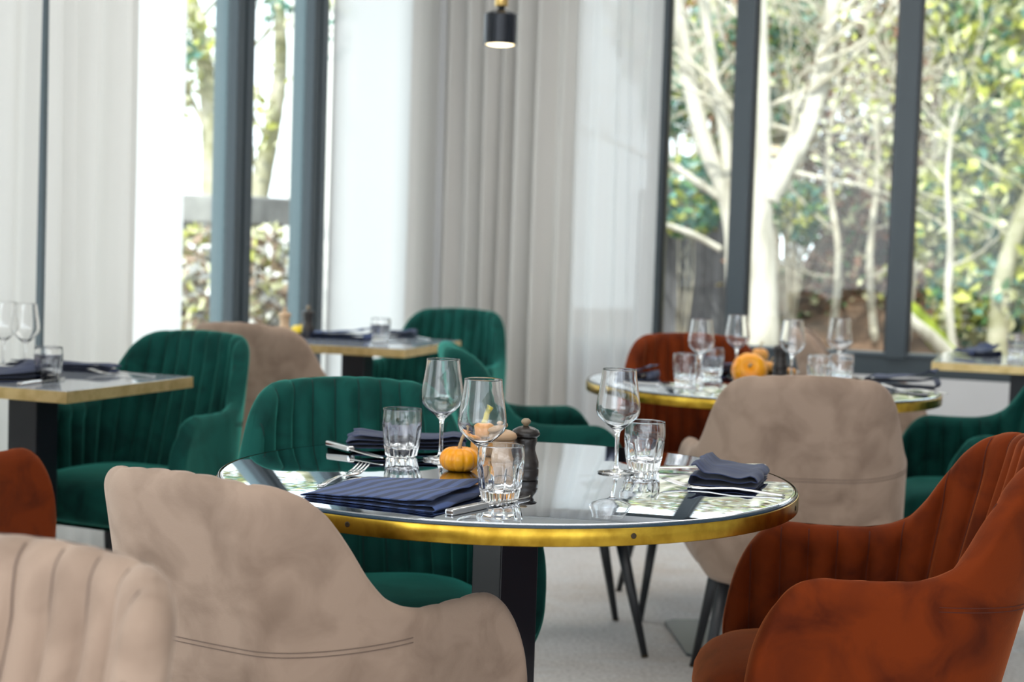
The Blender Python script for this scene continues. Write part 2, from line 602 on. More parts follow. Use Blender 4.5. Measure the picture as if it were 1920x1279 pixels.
# ------------------------------------------------------------------ armchairs
Wd, Bk, RC, YF = .247, -.245, .15, .145
Ls = [Wd - RC, Wd - RC + RC * PI / 2]
Lt = Ls[1] + (YF - (Bk + RC))


def plan(l, sg):
    """arc length from the middle of the back -> (x, y, nx, ny); outward normal"""
    if l < Ls[0]:
        return sg * l, Bk, 0, -1
    if l < Ls[1]:
        a = (l - Ls[0]) / RC
        return sg * (Wd - RC + RC * math.sin(a)), Bk + RC - RC * math.cos(a), sg * math.sin(a), -math.cos(a)
    k = (l - Ls[1]) / (Lt - Ls[1])
    return sg * (Wd + .032 * k * k), Bk + RC + (l - Ls[1]), sg, 0


def topH(l):
    # outline of the upper edge: tall rounded back, concave sweep, level arm, rounded front
    back = .850 - .006 * (l / .12) ** 2
    h = back
    K = [(.13, .844), (.165, .839), (.192, .824), (.214, .796), (.232, .755), (.25, .708), (.270, .674), (.295, .656), (.33, .647), (.40, .646), (.46, .648)]
    if l > K[0][0]:
        h = K[-1][1]
        for a, c in zip(K, K[1:]):
            if a[0] <= l <= c[0]:
                i0 = K.index(a)
                p0 = K[max(0, i0 - 1)][1]; p3 = K[min(len(K) - 1, i0 + 2)][1]
                t = (l - a[0]) / (c[0] - a[0])
                p1, p2 = a[1], c[1]
                h = .5 * (2 * p1 + (p2 - p0) * t + (2 * p0 - 5 * p1 + 4 * p2 - p3) * t * t + (3 * p1 - p0 - 3 * p2 + p3) * t ** 3)
                break
    if l > Lt - .115:
        k = (l - (Lt - .115)) / .115
        h = min(h, .40 + .248 * max(0, 1 - k ** 2.2) ** (1 / 2.2))
    return h


ZB = .325


def chair_surface(l, sg, z):
    x, y, nx, ny = plan(l, sg)
    B = 1 - sm((l - .10) / .30)
    dz = max(0, z - .42)
    y -= B * (.26 * dz)
    x *= 1 + .10 * (z - .45) * (1 - B) - .14 * B * dz
    if z < .46:
        k = (.46 - z) / (.46 - ZB)
        s = 1 - .20 * k ** 2.2
        x *= s; y = (y + .02) * s - .02
    return Vector((x, y, z))


def make_chair_meshes():
    ncol = 301
    cols = []
    for i in range(ncol):
        a = -1 + 2 * i / (ncol - 1)
        # concentrate columns slightly towards the front ends
        sgn = 1 if a >= 0 else -1
        l = abs(a) * Lt
        if l > Lt - .14:
            k = (l - (Lt - .14)) / .14
            l = Lt - .14 + .14 * math.sin(k * PI / 2)
        cols.append((l, sgn))
    nch = 23
    T = .022                                  # half thickness
    nt_ = 22; nr = 7
    outer, inner = [], []                     # rows of points per column
    for (l, sg) in cols:
        H = topH(l)
        e = max(0, (l - (Lt - .03)) / .03)
        endf = math.sqrt(max(0.0, 1 - e * e)) * .92 + .08
        th = T * endf
        t = 0
        qa = abs(math.cos((sg * l / (Lt)) * nch / 2 * PI))   # channels
        co, ci = [], []
        r = .032
        Ht = H - .0
        for j in range(nt_ + 1):
            t = j / nt_
            z = ZB + (Ht - r - ZB) * t
            c = chair_surface(l, sg, z)
            d = .004
            tx = (chair_surface(min(Lt, l + d), sg, z) - chair_surface(max(0, l - d), sg, z))
            tz = (chair_surface(l, sg, z + d) - chair_surface(l, sg, z - d))
            n = tx.cross(tz) * (1 if sg > 0 else -1)
            n.normalize()
            # outward check
            px = plan(l, sg)
            if n.x * px[2] + n.y * px[3] < 0: n = -n
            co.append(c + n * th)
            groove = .025 * (1 - min(1, qa * 1.02) ** .5) * (.35 + .65 * endf) * (1 - .6 * sm((t - .88) / .12))
            ci.append(c - n * (th + .006 - groove))
        # rim, half ellipse
        z = Ht - r
        c = chair_surface(l, sg, z)
        tzz = (chair_surface(l, sg, z + .004) - chair_surface(l, sg, z - .004)).normalized()
        no = (co[-1] - c); ni = (ci[-1] - c)
        for k in range(1, nr + 1):
            a = k / nr * PI / 2
            co.append(c + no * math.cos(a) + tzz * (r * math.sin(a)))
            ci.append(c + ni * math.cos(a) + tzz * ((r - .0015 * (1 - qa)) * math.sin(a)))
        outer.append(co); inner.append(ci)
    nrow = len(outer[0])

    def grid(A, flip, close=None):
        v = [p for cc in A for p in cc]
        f = []
        for i in range(ncol - 1):
            for j in range(nrow - 1):
                q = (i * nrow + j, (i + 1) * nrow + j, (i + 1) * nrow + j + 1, i * nrow + j + 1)
                f.append(q[::-1] if flip else q)
        return v, f
    vo, fo = grid(outer, False)
    vi, fi = grid(inner, True)
    # front end caps belong to the shell: bridge outer to inner column
    for ci_ in (0, ncol - 1):
        base = len(vo)
        vo += inner[ci_]
        for j in range(nrow - 1):
            a = ci_ * nrow + j
            q = (a, a + 1, base + j + 1, base + j)
            fo.append(q if ci_ else q[::-1])
    # pan under the seat
    ring = [i * nrow for i in range(ncol)]
    cidx = len(vo)
    vo.append(Vector((0, -.01, ZB - .012)))
    for i in range(ncol - 1):
        fo.append((ring[i + 1], ring[i], cidx))
    fo.append((ring[0], ring[-1], cidx))
    # stitched seam curve across outer back
    seams = []
    for dz in (0, .007):
        pts = []
        for i in range(ncol):
            l, sg = cols[i]
            if l > .30: continue
            zt = .612 + dz - .016 * (1 - (l / .38) ** 2) 
            H = topH(l)
            z = min(zt, H - .036)
            t = (z - ZB) / (H - .032 - ZB) * nt_
            j = min(nt_ - 1, int(t)); fr = t - j
            p = outer[i][j].lerp(outer[i][j + 1], fr)
            n = plan(l, sg)
            pts.append(p + Vector((n[2], n[3], 0)) * .0004)
        seams.append(pts)
    # seam lines along each channel groove, their dark thread standing in for crease shade
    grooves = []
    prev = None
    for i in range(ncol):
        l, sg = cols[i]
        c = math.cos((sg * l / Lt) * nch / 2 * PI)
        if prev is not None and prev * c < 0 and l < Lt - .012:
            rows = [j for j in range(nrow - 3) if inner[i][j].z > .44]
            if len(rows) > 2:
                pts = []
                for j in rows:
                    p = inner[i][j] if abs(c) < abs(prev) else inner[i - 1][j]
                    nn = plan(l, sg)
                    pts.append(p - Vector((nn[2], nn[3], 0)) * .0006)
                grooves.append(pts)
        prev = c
    return vo, fo, vi, fi, seams, grooves


def seat_mesh():
    v, f = [], []
    na, nb = 56, 14
    rows = []
    for j in range(nb + 1):
        ph = -PI / 2 + PI * j / nb
        zz = .405 + .065 * (math.copysign(abs(math.sin(ph)) ** .75, math.sin(ph)))
        sc = abs(math.cos(ph)) ** .42 if abs(math.cos(ph)) > 1e-6 else 0
        row = []
        for i in range(na):
            a = 2 * PI * i / na
            ca, sa = math.cos(a), math.sin(a)
            ex = .52
            x = .236 * math.copysign(abs(ca) ** ex, ca) * sc
            y = .0 + .208 * math.copysign(abs(sa) ** (.55 if sa < 0 else .62), sa) * sc
            if y > 0: x *= 1 - .10 * (y / .26) ** 2
            zc = zz + (.012 * math.cos(x * 6) * math.cos(y * 6) if ph > 0 else 0) - (.0 if y < .1 else .02 * ((y - .1) / .16) ** 2)
            row.append(len(v)); v.append(Vector((x, y, zc)))
        rows.append(row)
    for A, B in zip(rows, rows[1:]):
        for i in range(na):
            k = (i + 1) % na
            f.append((A[i], A[k], B[k], B[i]))
    return v, f


CM = {}
_vo, _fo, _vi, _fi, _seams, _grooves = make_chair_meshes()
_sv, _sf = seat_mesh()
SEAMCOL = {'green': (.002, .02, .018), 'rust': (.08, .012, .003), 'beige': (.17, .12, .095)}  # thread colours, also used for the groove lines that imitate shade


def make_chair(kind):
    root = empty('armchair')
    mt = M[kind]
    sh = mesh('shell', _vo, _fo, mt, root)
    b = MB()
    for pts in _seams: b.tube(pts, .0008, 5)
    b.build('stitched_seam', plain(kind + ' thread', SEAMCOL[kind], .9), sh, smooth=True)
    o = mesh('channelled_lining', _vi, _fi, mt, root)
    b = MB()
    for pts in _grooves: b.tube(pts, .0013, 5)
    b.build('channel_shade_seams', bpy.data.materials[kind + ' thread'], o, smooth=True)
    o = fix(mesh('seat_cushion', _sv, _sf, mt, root))
    for sx in (-1, 1):
        for sy in (-1, 1):
            b = MB()
            y0, y1 = (.13, .205) if sy > 0 else (-.14, -.225)
            b.tube([(sx * .165, y0, .345), (sx * .225, y1, .0)], [.0185, .0095], 14)
            lg = b.build('leg', M['black'], root, smooth=True)
            b = MB(); b.tube([(sx * .2238, y1 * .993, .006), (sx * .225, y1, -.0)], [.0104, .0104], 14)
            b.build('foot_cap', M['screw'], lg, smooth=True)
    return root


protos = {}


def chair(kind, x, y, deg, label, group=None, sc=1.0):
    """deg: direction the sitter would face, from +x"""
    if kind not in protos:
        protos[kind] = make_chair(kind); o = protos[kind]
    else:
        o = copy_tree(protos[kind])
    o.location = (x, y, 0)
    o.rotation_euler = (0, 0, R(deg - 90))
    o.scale = (sc, sc, sc)
    tag(o, label, 'chair', group)
    return o


chair('beige', -.267, 2.585, 58, 'beige velvet armchair seen from behind at the near left of the round table', sc=.965)
chair('beige', -.613, 1.31, 240, 'beige velvet armchair with channelled inner back in the bottom left corner, nearest the camera')
chair('rust', -1.35, 3.80, 70, 'rust orange velvet armchair of which one arm shows at the left edge of the picture')
chair('green', -1.06, 4.63, 244, 'dark green velvet armchair on the far side of the left square table')
chair('beige', -.76, 5.75, 70, 'beige velvet armchair seen from behind at the square table by the window posts')
chair('green', -.32, 6.62, 252, 'green velvet armchair against the curtain, far side of the square table by the window')
chair('green', -.24, 3.20, 288, 'green velvet armchair behind the left of the main round table, its seat under the tabletop')
chair('green', .165, 4.81, 7, 'green velvet armchair seen side-on left of the far round table')
chair('rust', .62, 5.28, 275, 'rust orange velvet armchair on the far side of the far round table')
chair('beige', .73, 4.31, 86, 'beige velvet armchair seen from behind, between the two round tables')
chair('beige', 1.41, 6.25, -10, 'sunlit beige velvet armchair below the window, at the square table on the right')
chair('green', 1.33, 4.88, 182, 'green velvet armchair at the right edge, facing the far round table')
chair('rust', .533, 2.81, 176, 'rust orange velvet armchair in the right foreground facing left')


# ------------------------------------------------------------------ tables
def round_table(cx, cy, r, label, rot, group, screws):
    t = empty('round_table', (cx, cy, 0), rot)
    z = .75
    lathe('tabletop', [(0, z - .022), (r - .004, z - .022), (r - .004, z - .0035), (r - .006, z - .001), (r - .010, z), (0, z)], M['glasstop'], t, 120)
    lathe('glass_edge', [(r - .0035, z - .006), (r - .0005, z - .006), (r - .0005, z - .003), (r - .003, z - .0006), (r - .0035, z - .0006)], M['glassrim'], t, 120)
    br = lathe('brass_rim', [(r - .0038, z - .031), (r, z - .031), (r + .0006, z - .030), (r + .0006, z - .0065), (r, z - .0055), (r - .0038, z - .0055), (r - .0038, z - .031)], M['brass'], t, 120)
    for a in screws:
        a = a - rot
        o = lathe('screw', [(0, 0), (.0042, 0), (.0042, .0008), (.0030, .0012), (.0012, .0006), (0, .0006)], M['screw'], br, 14)
        o.matrix_parent_inverse = Matrix.Identity(4)
        o.rotation_euler = (0, R(90), a)
        o.location = ((r + .0006) * math.cos(a), (r + .0006) * math.sin(a), z - .017)
    b = MB(); b.box(-.040, -.040, .012, .040, .040, z - .022)
    b.build('column', M['blackcol'], t, bev=.002)
    b = MB(); b.box(-.16, -.16, z - .028, .16, .16, z - .0215)
    b.build('mounting_plate', M['blackcol'], t)
    b = MB()
    h, c = .225, .03
    pts = [(-h + c, -h), (h - c, -h), (h, -h + c), (h, h - c), (h - c, h), (-h + c, h), (-h, h - c), (-h, -h + c)]
    b.add([(x, y, 0) for x, y in pts] + [(x, y, .009) for x, y in pts],
          [tuple(range(7, -1, -1)), tuple(range(8, 16))] + [(i, (i + 1) % 8, 8 + (i + 1) % 8, 8 + i) for i in range(8)])
    b.build('base_plate', M['steelplate'], t, bev=.002)
    tag(t, label, 'table', group)
    return t


round_table(0.0, 2.842, .487, 'round dark glass table with brass rim in the middle of the picture', R(38), None, (R(-68), R(-18), R(-118), R(-160), R(30), R(80)))
round_table(.724, 4.85, .505, 'far round table with brass rim and orange pumpkin, in front of the right window', R(4), None, (R(-110), R(-60), R(-20)))


def square_table(corner, wd, dp, label, mat, rim, colr=None, rz=-18.2):
    """corner: nearest right-hand corner; wd to the left along -U, dp away along V"""
    c = corner
    a = R(rz)
    u = Vector((math.cos(a), math.sin(a), 0)); v = Vector((-u.y, u.x, 0))
    cen = c - u * (wd / 2) + v * (dp / 2)
    t = empty('square_table', (cen.x, cen.y, 0), a)
    z = .75
    b = MB(); b.box(-wd / 2 + .003, -dp / 2 + .003, z - .024, wd / 2 - .003, dp / 2 - .003, z)
    b.build('tabletop', mat, t, bev=.001)
    b = MB()
    e = .0032
    b.box(-wd / 2, -dp / 2, z - .030, wd / 2, -dp / 2 + e - .0003, z - .0015)
    b.box(-wd / 2, dp / 2 - e + .0003, z - .030, wd / 2, dp / 2, z - .0015)
    b.box(-wd / 2, -dp / 2 + e, z - .030, -wd / 2 + e - .0003, dp / 2 - e, z - .0015)
    b.box(wd / 2 - e + .0003, -dp / 2 + e, z - .030, wd / 2, dp / 2 - e, z - .0015)
    b.build('brass_rim', rim, t)
    b = MB(); b.box(-.045, -.045, .012, .045, .045, z - .0245)
    b.build('column', M['blackcol'], t, bev=.002)
    b = MB(); b.box(-.15, -.15, z - .034, .15, .15, z - .0245)
    b.build('mounting_plate', M['blackcol'], t)
    b = MB(); b.box(-.21, -.21, 0, .21, .21, .0115)
    b.build('base_plate', M['steelplate'], t, bev=.002)
    tag(t, label, 'table')
    return t


square_table(Vector((-1.061, 4.017, 0)), .62, .55, 'square table with brass edge cut off by the left edge of the picture', M['stonetop'], M['brass2'], rz=-22)
square_table(Vector((-.369, 5.831, 0)), .60, .60, 'square table in front of the left window posts and the corner curtain', M['stonetop'], M['brass2'], rz=-17)
square_table(Vector((2.10, 5.86, 0)), .62, .62, 'square table under the right window at the right edge', M['stonetop'], M['brass2'], rz=-18.2)

# ------------------------------------------------------------------ tableware
ZT = .7502


def make_wineglass():
    P = [(0, .0), (.031, .0), (.0325, .0010), (.0310, .0022), (.018, .0036), (.006, .0065), (.0038, .014), (.0034, .035), (.0036, .062), (.0050, .072),
         (.012, .0785), (.0245, .0885), (.0355, .0995), (.0385, .108), (.0385, .116), (.0365, .132), (.0335, .150), (.0310, .166), (.02985, .1788), (.0297, .1800), (.0295, .1809), (.0292, .1812),
         (.0289, .1809), (.0287, .1800), (.02885, .1788), (.0300, .166), (.0325, .150), (.0355, .132), (.0374, .116), (.0374, .109), (.0345, .1010), (.0235, .0902), (.011, .0805), (.004, .0780), (0, .0775)]
    return lathe('wine_glass', P, M['glass'], None, 48)


def make_tumbler():
    P = [(0, .0015), (.020, .0015), (.0260, 0), (.0285, .0012), (.0300, .008), (.0325, .020), (.0348, .035), (.0360, .048), (.0364, .056), (.0365, .062), (.0361, .072), (.0353, .0838), (.0351, .0850), (.0349, .0860), (.0345, .0864),
         (.0341, .0860), (.0339, .0850), (.0339, .0838), (.0348, .072), (.0350, .062), (.0343, .056), (.0328, .048), (.0312, .035), (.0285, .022), (.0240, .0165), (.014, .0140), (0, .0135)]
    nfl = 11

    def mod(a, r, z):
        # vertical flutes cut in the outer wall, deep at the foot and ending below the lip
        outer = (z < .0585 and r > .0195)
        k = abs(math.sin(a * nfl / 2))
        w_ = max(0, 1 - (z / .0585) ** 6) if z < .0585 else 0
        if z < .012 and r < .0262: w_ *= .6
        return r - (.0034 * (k ** .8)) * w_ * (1 if outer else 0) * (1.0 if r > .026 else .5)
    return lathe('tumbler', P, M['glass'], None, 132, mod)


glass0, tumb0 = make_wineglass(), make_tumbler()
used = set()


def put(proto, x, y, z, label, cat, group=None, rz=0, sc=1):
    if proto.name not in used:
        used.add(proto.name); o = proto
    else:
        o = copy_tree(proto)
    o.location = (x, y, z)
    o.rotation_euler = (0, 0, rz)
    o.scale = (sc, sc, sc)
    tag(o, label, cat, group)
    return o


WG = [((826, 861), 'stemmed wine glass with its foot behind the orange pumpkin on the main round table'),
      ((900, 926), 'stemmed wine glass nearest the camera, behind the front tumbler of the main round table'),
      ((1155, 887), 'stemmed wine glass on the right side of the main round table'),
      ((1312, 715), 'wine glass leftmost on the far round table'),
      ((1380, 700), 'wine glass second from left on the far round table, above the pumpkin'),
      ((1483, 714), 'wine glass third from left on the far round table, right of the pumpkin'),
      ((1572, 706), 'wine glass rightmost on the far round table'),
      ((47, 694), 'wine glass beside the tumbler on the left square table'),
      ((6, 690), 'wine glass cut by the left edge of the picture on the left square table')]
for (p, l) in WG:
    q = at(*p)
    put(glass0, q.x, q.y, ZT, l, 'wine glass')
TB = [((752, 855), 'fluted tumbler at the left rear of the main round table'),
      ((937, 939), 'fluted tumbler at the front of the main round table, before the pepper mills'),
      ((1207, 881), 'fluted tumbler on the right of the main round table beside a wine glass'),
      ((1284, 720), 'fluted tumbler leftmost on the far round table'),
      ((1334, 705), 'fluted tumbler second from left on the far round table'),
      ((1535, 722), 'fluted tumbler left of a pair half hidden behind the beige chair back'),
      ((1576, 718), 'fluted tumbler right of a pair half hidden behind the beige chair back'),
      ((90, 714), 'fluted tumbler on the left square table'),
      ((713, 641), 'tumbler on the square table in front of the bright window'),
      ((1905, 668), 'tumbler cut by the right edge of the picture on the window table')]
for i, (p, l) in enumerate(TB):
    q = at(*p)
    put(tumb0, q.x, q.y, ZT, l, 'tumbler', rz=i * .37)


# napkins: cloth folded several times (zig-zag cross-section)
def napkin(px, py, L, Wn, rz, label, mat, layers=3, seed=1, lay=.0045, puff=.010, wedge=.0, z=ZT, lip=0.0):
    rr = random.Random(seed)
    prof = []
    t = lay
    for k in range(layers):
        zz = .0015 + k * (t + .0006)
        xs = [-.5 + .5 * 2 * i / 14 for i in range(15)]
        if k % 2: xs = xs[::-1]
        for xx in xs:
            bulge = puff * k / max(1, layers - 1) * (math.exp(-((abs(xx) - .44) / .10) ** 2)) * (1 if (xx > 0) else .5)
            prof.append((xx * (1 - .02 * k), zz + bulge + wedge * k * (xx + .5) * .5))
        if k < layers - 1:
            sgn = 1 if k % 2 == 0 else -1
            for a in (-45, 0, 45):
                prof.append((sgn * (.5 + .018 * math.cos(R(a))), zz + bulge * .5 + t / 2 + t / 2 * math.sin(R(a)) + wedge * (k + .5) * (sgn * .5 + .5) * .5))
    ny = 22
    v, f = [], []
    n = len(prof)
    for j in range(ny + 1):
        yy = (j / ny - .5)
        for i, (xx, zz) in enumerate(prof):
            wv = noise.noise(Vector((xx * 3 + seed * 5, yy * 3.3, zz * 20))) * .006
            edge = .004 * noise.noise(Vector((yy * 5, seed, i * .03)))
            X = xx * L + edge + yy * lip * L
            Y = yy * Wn * (1 + .02 * math.sin(i * .2)) + .004 * noise.noise(Vector((xx * 4, seed * 2.0, 0)))
            Z = max(.0012, zz + wv * min(1, zz / .004) * (.4 + zz * 30) * .8)
            v.append((X, Y, Z))
    for j in range(ny):
        for i in range(n - 1):
            a = j * n + i
            f.append((a, a + 1, a + n + 1, a + n))
    o = mesh('napkin', v, f, mat)
    md = o.modifiers.new('thick', 'SOLIDIFY'); md.thickness = .0011; md.offset = 0
    q = at(px, py)
    o.location = (q.x, q.y, z)
    o.rotation_euler = (0, 0, R(rz))
    tag(o, label, 'napkin')
    return o


napkin(745, 930, .225, .215, -26, 'navy damask napkin folded flat at the front of the main round table', M['napkin'], 3, 3, .0022, .003, .010, lip=-.10)
napkin(762, 838, .215, .095, 4, 'dark navy napkin rolled in folds at the rear left of the main round table', M['napkin2'], 4, 5, .0060, .006, .0)
napkin(1368, 902, .110, .17, 165, 'navy napkin folded and rolled at the right of the main round table', M['napkin2'], 3, 9, .0055, .012, .013)
napkin(1190, 709, .11, .15, -20, 'navy napkin at the left end of the far round table', M['napkin2'], 3, 12, .005, .008, .02)
napkin(1360, 696, .16, .10, 0, 'dark navy napkin behind the tumblers on the far round table', M['napkin2'], 4, 15, .0065, .006)
napkin(1692, 724, .20, .11, -22, 'navy napkin on the right side of the far round table, beside the beige chair back', M['napkin2'], 3, 17, .009, .012, .02)
napkin(10, 712, .20, .15, 40, 'bright navy napkin cut by the left edge on the left square table', M['napkin2'], 3, 19, .005, .006, .02)
napkin(118, 694, .30, .07, -13, 'rolled navy napkin behind the tumbler on the left square table', M['napkin2'], 4, 21, .0055, .004)
napkin(635, 634, .25, .20, -12, 'light blue navy napkin on the near side of the table by the window posts', M['napkin'], 3, 23, .006, .006, .02)
napkin(738, 632, .17, .08, -6, 'navy napkin rolled behind the tumbler on the table by the window posts', M['napkin2'], 4, 25, .007, .004)
napkin(1832, 668, .12, .15, 14, 'navy napkin with a raised fold on the window table at right', M['napkin2'], 3, 27, .006, .018, .02)


# cutlery
def extrude_outline(pts, zf, th):
    """pts: closed outline as quads strip [(x, halfwidth)], zf(x) height of the mid-line"""
    v, f = [], []
    for (x, hw) in pts:
        z = zf(x)
        v += [(x, -hw, z - th / 2), (x, hw, z - th / 2), (x, hw * .8, z + th / 2), (x, -hw * .8, z + th / 2)]
    n = len(pts)
    for i in range(n - 1):
        a = i * 4
        for k in range(4):
            f.append((a + k, a + (k + 1) % 4, a + 4 + (k + 1) % 4, a + 4 + k))
    f.append((3, 2, 1, 0)); a = (n - 1) * 4; f.append((a, a + 1, a + 2, a + 3))
    return v, f


def make_fork():
    # lies on its back: handle at -x, tines at +x curving up
    root = empty('fork')
    def zf(x):
        if x < -.02: return .0025 + .0045 * sm((x + .105) / .085) 
        if x < .03: return .007 - .004 * sm((x + .02) / .05)
        return .003 + .011 * ((x - .03) / .07) ** 2
    b = MB()
    pts = [(-.105, .0035), (-.100, .0062), (-.08, .0058), (-.05, .0045), (-.02, .0032), (0, .0028), (.02, .0032), (.032, .0085), (.045, .0118), (.055, .0122)]
    v, f = extrude_outline(pts, zf, .0026)
    b.add(v, f)
    b.build('handle', M['steel'], root, smooth=True)
    for k in range(4):
        y0 = -.0099 + k * .0066
        v, f = extrude_outline([(.0545, .0022), (.07, .0018), (.09, .0014), (.100, .0006)], zf, .0018)
        b2 = MB(); b2.add([(p[0], p[1] + y0, p[2]) for p in v], f)
        b2.build('tine', M['steel'], root, smooth=True)
    return root


def make_knife():
    root = empty('knife')
    b = MB(); b.box(-.11, -.0075, .0, -.015, .0075, .0095)
    b.build('handle', M['steel'], root, bev=.003)
    v, f = extrude_outline([(-.016, .0055), (0, .0065), (.04, .0085), (.08, .0085), (.100, .006), (.110, .001)], lambda x: .0045, .0016)
    b = MB(); b.add(v, f)
    b.build('blade', M['steel'], root)
    return root


fork0, knife0 = make_fork(), make_knife()


def cut(proto, hpx, tpx, label, cat, z=ZT, tilt=0):
    """hpx pixel of the handle end, tpx pixel of the tip, both on the table top"""
    a, c = at(*hpx), at(*tpx)
    mid = (a + c) / 2
    ln = (c - a).length
    return put(proto, mid.x, mid.y, z, label, cat, rz=math.atan2(c.y - a.y, c.x - a.x), sc=1)


cut(knife0, (838, 968), (996, 934), 'steel table knife right of the front napkin, before the tumbler', 'knife')
cut(knife0, (618, 836), (716, 863), 'steel table knife beside the rear left napkin', 'knife')
cut(fork0, (560, 928), (716, 872), 'steel fork left of the front navy napkin, partly under it', 'fork')
cut(fork0, (1460, 931), (1248, 912), 'steel fork before the right-hand napkin of the main round table', 'fork')
cut(knife0, (1418, 880), (1236, 881), 'steel knife half hidden behind the right-hand napkin of the main table', 'knife')
#cut(fork0, (660, 868), (722, 876), 'steel fork behind the front napkin, left of the rear tumbler', 'fork')
cut(knife0, (38, 724), (120, 712), 'steel knife in front of the tumbler on the left square table', 'knife')
cut(fork0, (258, 706), (196, 702), 'steel fork at the far corner of the left square table', 'fork')
cut(fork0, (1240, 697), (1170, 716), 'steel fork beside the left napkin of the far round table', 'fork')
cut(knife0, (1200, 722), (1290, 728), 'steel knife at the front left of the far round table', 'knife')
cut(fork0, (1756, 738), (1668, 730), 'steel fork at the right end of the far round table', 'fork')
cut(knife0, (700, 644), (760, 640), 'steel knife below the tumbler on the table by the window posts', 'knife')
cut(fork0, (792, 636), (750, 632), 'steel fork at the right end of the table by the window posts', 'fork')


# pumpkins and gourds
def pumpkin(x, y, z, r, h, ribs, mat, stemh, label, cat='pumpkin', stem_mat='stem', tilt=(0, 0), bend=.3, name='pumpkin', sr=1, amp=.10):
    root = empty(name, (x, y, z))
    prof = []
    nn = 18
    for i in range(nn + 1):
        a = -PI / 2 + PI * i / nn
        rr = r * math.cos(a) ** .8 if math.cos(a) > 1e-6 else 0
        zz = h / 2 + h / 2 * math.sin(a)
        dip = math.exp(-(rr / (r * .35)) ** 2)
        zz -= dip * h * .14 * (1 if a > 0 else -1)
        prof.append((rr if 0 < i < nn else 0, zz))
    zmin = min(p[1] for p in prof)
    prof = [(a, c - zmin) for a, c in prof]

    def mod(a, rr, zz):
        return rr * (1 - amp * (1 - abs(math.sin(a * ribs / 2))) ** 2.2)
    lathe('body', prof, mat, root, ribs * 8, mod)
    b = MB()
    z0 = h * .84 - zmin
    b.tube([(0, 0, z0 - .003), (.0, 0, z0 + stemh * .3), (bend * stemh * .4, 0, z0 + stemh * .7), (bend * stemh, 0, z0 + stemh)],
           [r * .16 * sr, r * .085 * sr, r * .075 * sr, r * .10 * sr], 9)
    b.build('stalk', M[stem_mat], root, smooth=True)
    root.rotation_euler = (tilt[0], tilt[1], 0)
    tag(root, label, cat)
    return root


q = at(861, 883)
pumpkin(q.x, q.y, ZT, .0350, .046, 10, M['pumpkin'], .030, 'small ribbed orange pumpkin on the main round table, left of the front tumbler')
q = at(907, 868)
g = pumpkin(q.x, q.y, ZT, .025, .072, 8, M['squash'], .045, 'small orange gourd with curved yellow green neck, seen through the wine glass', 'gourd', 'gourdneck', bend=.25, name='gourd', sr=3)
q = at(1404, 712)
pumpkin(q.x, q.y, ZT + .012, .054, .088, 10, M['pumpkin'], .012, 'large orange pumpkin tipped on its side on the far round table', tilt=(R(62), R(-14)), amp=.035)
q = at(1440, 697)
pumpkin(q.x, q.y, ZT, .026, .036, 8, M['squash'], .02, 'small orange squash just right of the large pumpkin on the far table', tilt=(0, R(12)))
q = at(1481, 704)
pumpkin(q.x, q.y, ZT, .02, .026, 8, M['squash'], .012, 'tiny orange squash right of the black mill on the far table')
q = at(1424, 678)
pumpkin(q.x, q.y, ZT, .03, .05, 8, M['squash'], .03, 'pale gourd behind the large pumpkin on the far round table', 'gourd', name='gourd')
q = at(563, 627)
pumpkin(q.x, q.y, ZT, .036, .040, 9, M['yellow'], .012, 'yellow pumpkin left of the dark mill on the table by the window posts')


def mill(x, y, body, knob, label, h=.118):
    root = empty('pepper_mill', (x, y, ZT))
    s = h / .118
    lathe('body', [(0, 0), (.0225, 0), (.0235, .002), (.0235, .020), (.0225, .022), (.0235, .024), (.0230, .036), (.0195, .048), (.0170, .058), (.0170, .066), (.0190, .074), (.0195, .080), (.0185, .084), (0, .084)],
          M[body], root, 36).scale = (1, 1, s)
    lathe('cap', [(0, .0842), (.0200, .0842), (.0235, .088), (.0240, .092), (.0215, .098), (.014, .103), (.007, .1055), (0, .106)], M[body], root, 36).scale = (1, 1, s)
    lathe('knob', [(0, .1055), (.004, .106), (.0045, .108), (.0072, .111), (.0082, .1145), (.0070, .118), (.004, .1205), (0, .121)], M[knob], root, 20).scale = (1, 1, s)
    tag(root, label, 'mill')
    return root


q = at(940, 902); mill(q.x, q.y, 'wood', 'wood', 'light wooden pepper mill behind the front tumbler of the main table', .096)
q = at(983, 899); mill(q.x, q.y, 'wooddark', 'knob', 'dark wooden pepper mill with worn knob on the main round table', .100)
q = at(1462, 706); mill(q.x, q.y, 'wooddark', 'wooddark', 'black mill between the squashes on the far round table', .11)
q = at(577, 634); mill(q.x, q.y, 'wooddark', 'knob', 'dark mill before the window post on the far left square table')
q = at(533, 634); mill(q.x, q.y, 'wood', 'wood', 'pale wooden mill left of the yellow pumpkin on the far left square table', .11)


# ------------------------------------------------------------------ pendant lamp
lp = atY(938, 84, 5.4)
lamp = empty('pendant_lamp', lp)
M['emit'] = plain('lit diffuser', (1, .85, .55), .5)
setp(M['emit'].node_tree.nodes['Principled BSDF'], Emission_Color=(1, .86, .55, 1), Emission_Strength=2.2)
rib = [(.0535, 0)]
k = 0
zz = .002
prof = [(.048, .003), (.050, .0), (.0535, .0)]
while zz < .090:
    prof += [(.0535, zz), (.0526, zz + .0022), (.0535, zz + .0044)]
    zz += .0046
prof += [(.0525, .093), (.046, .099), (.034, .1045), (.022, .108), (.014, .110), (.012, .111), (0, .111)]
shd = lathe('lamp_shade', prof, M['lampblack'], lamp, 48)
lathe('diffuser', [(0, -.004), (.03, -.003), (.044, .0), (.0478, .003), (0, .003)], M['emit'], shd, 40)
lathe('neck', [(0, .111), (.011, .111), (.011, .120), (0, .120)], M['lampblack'], lamp, 24)
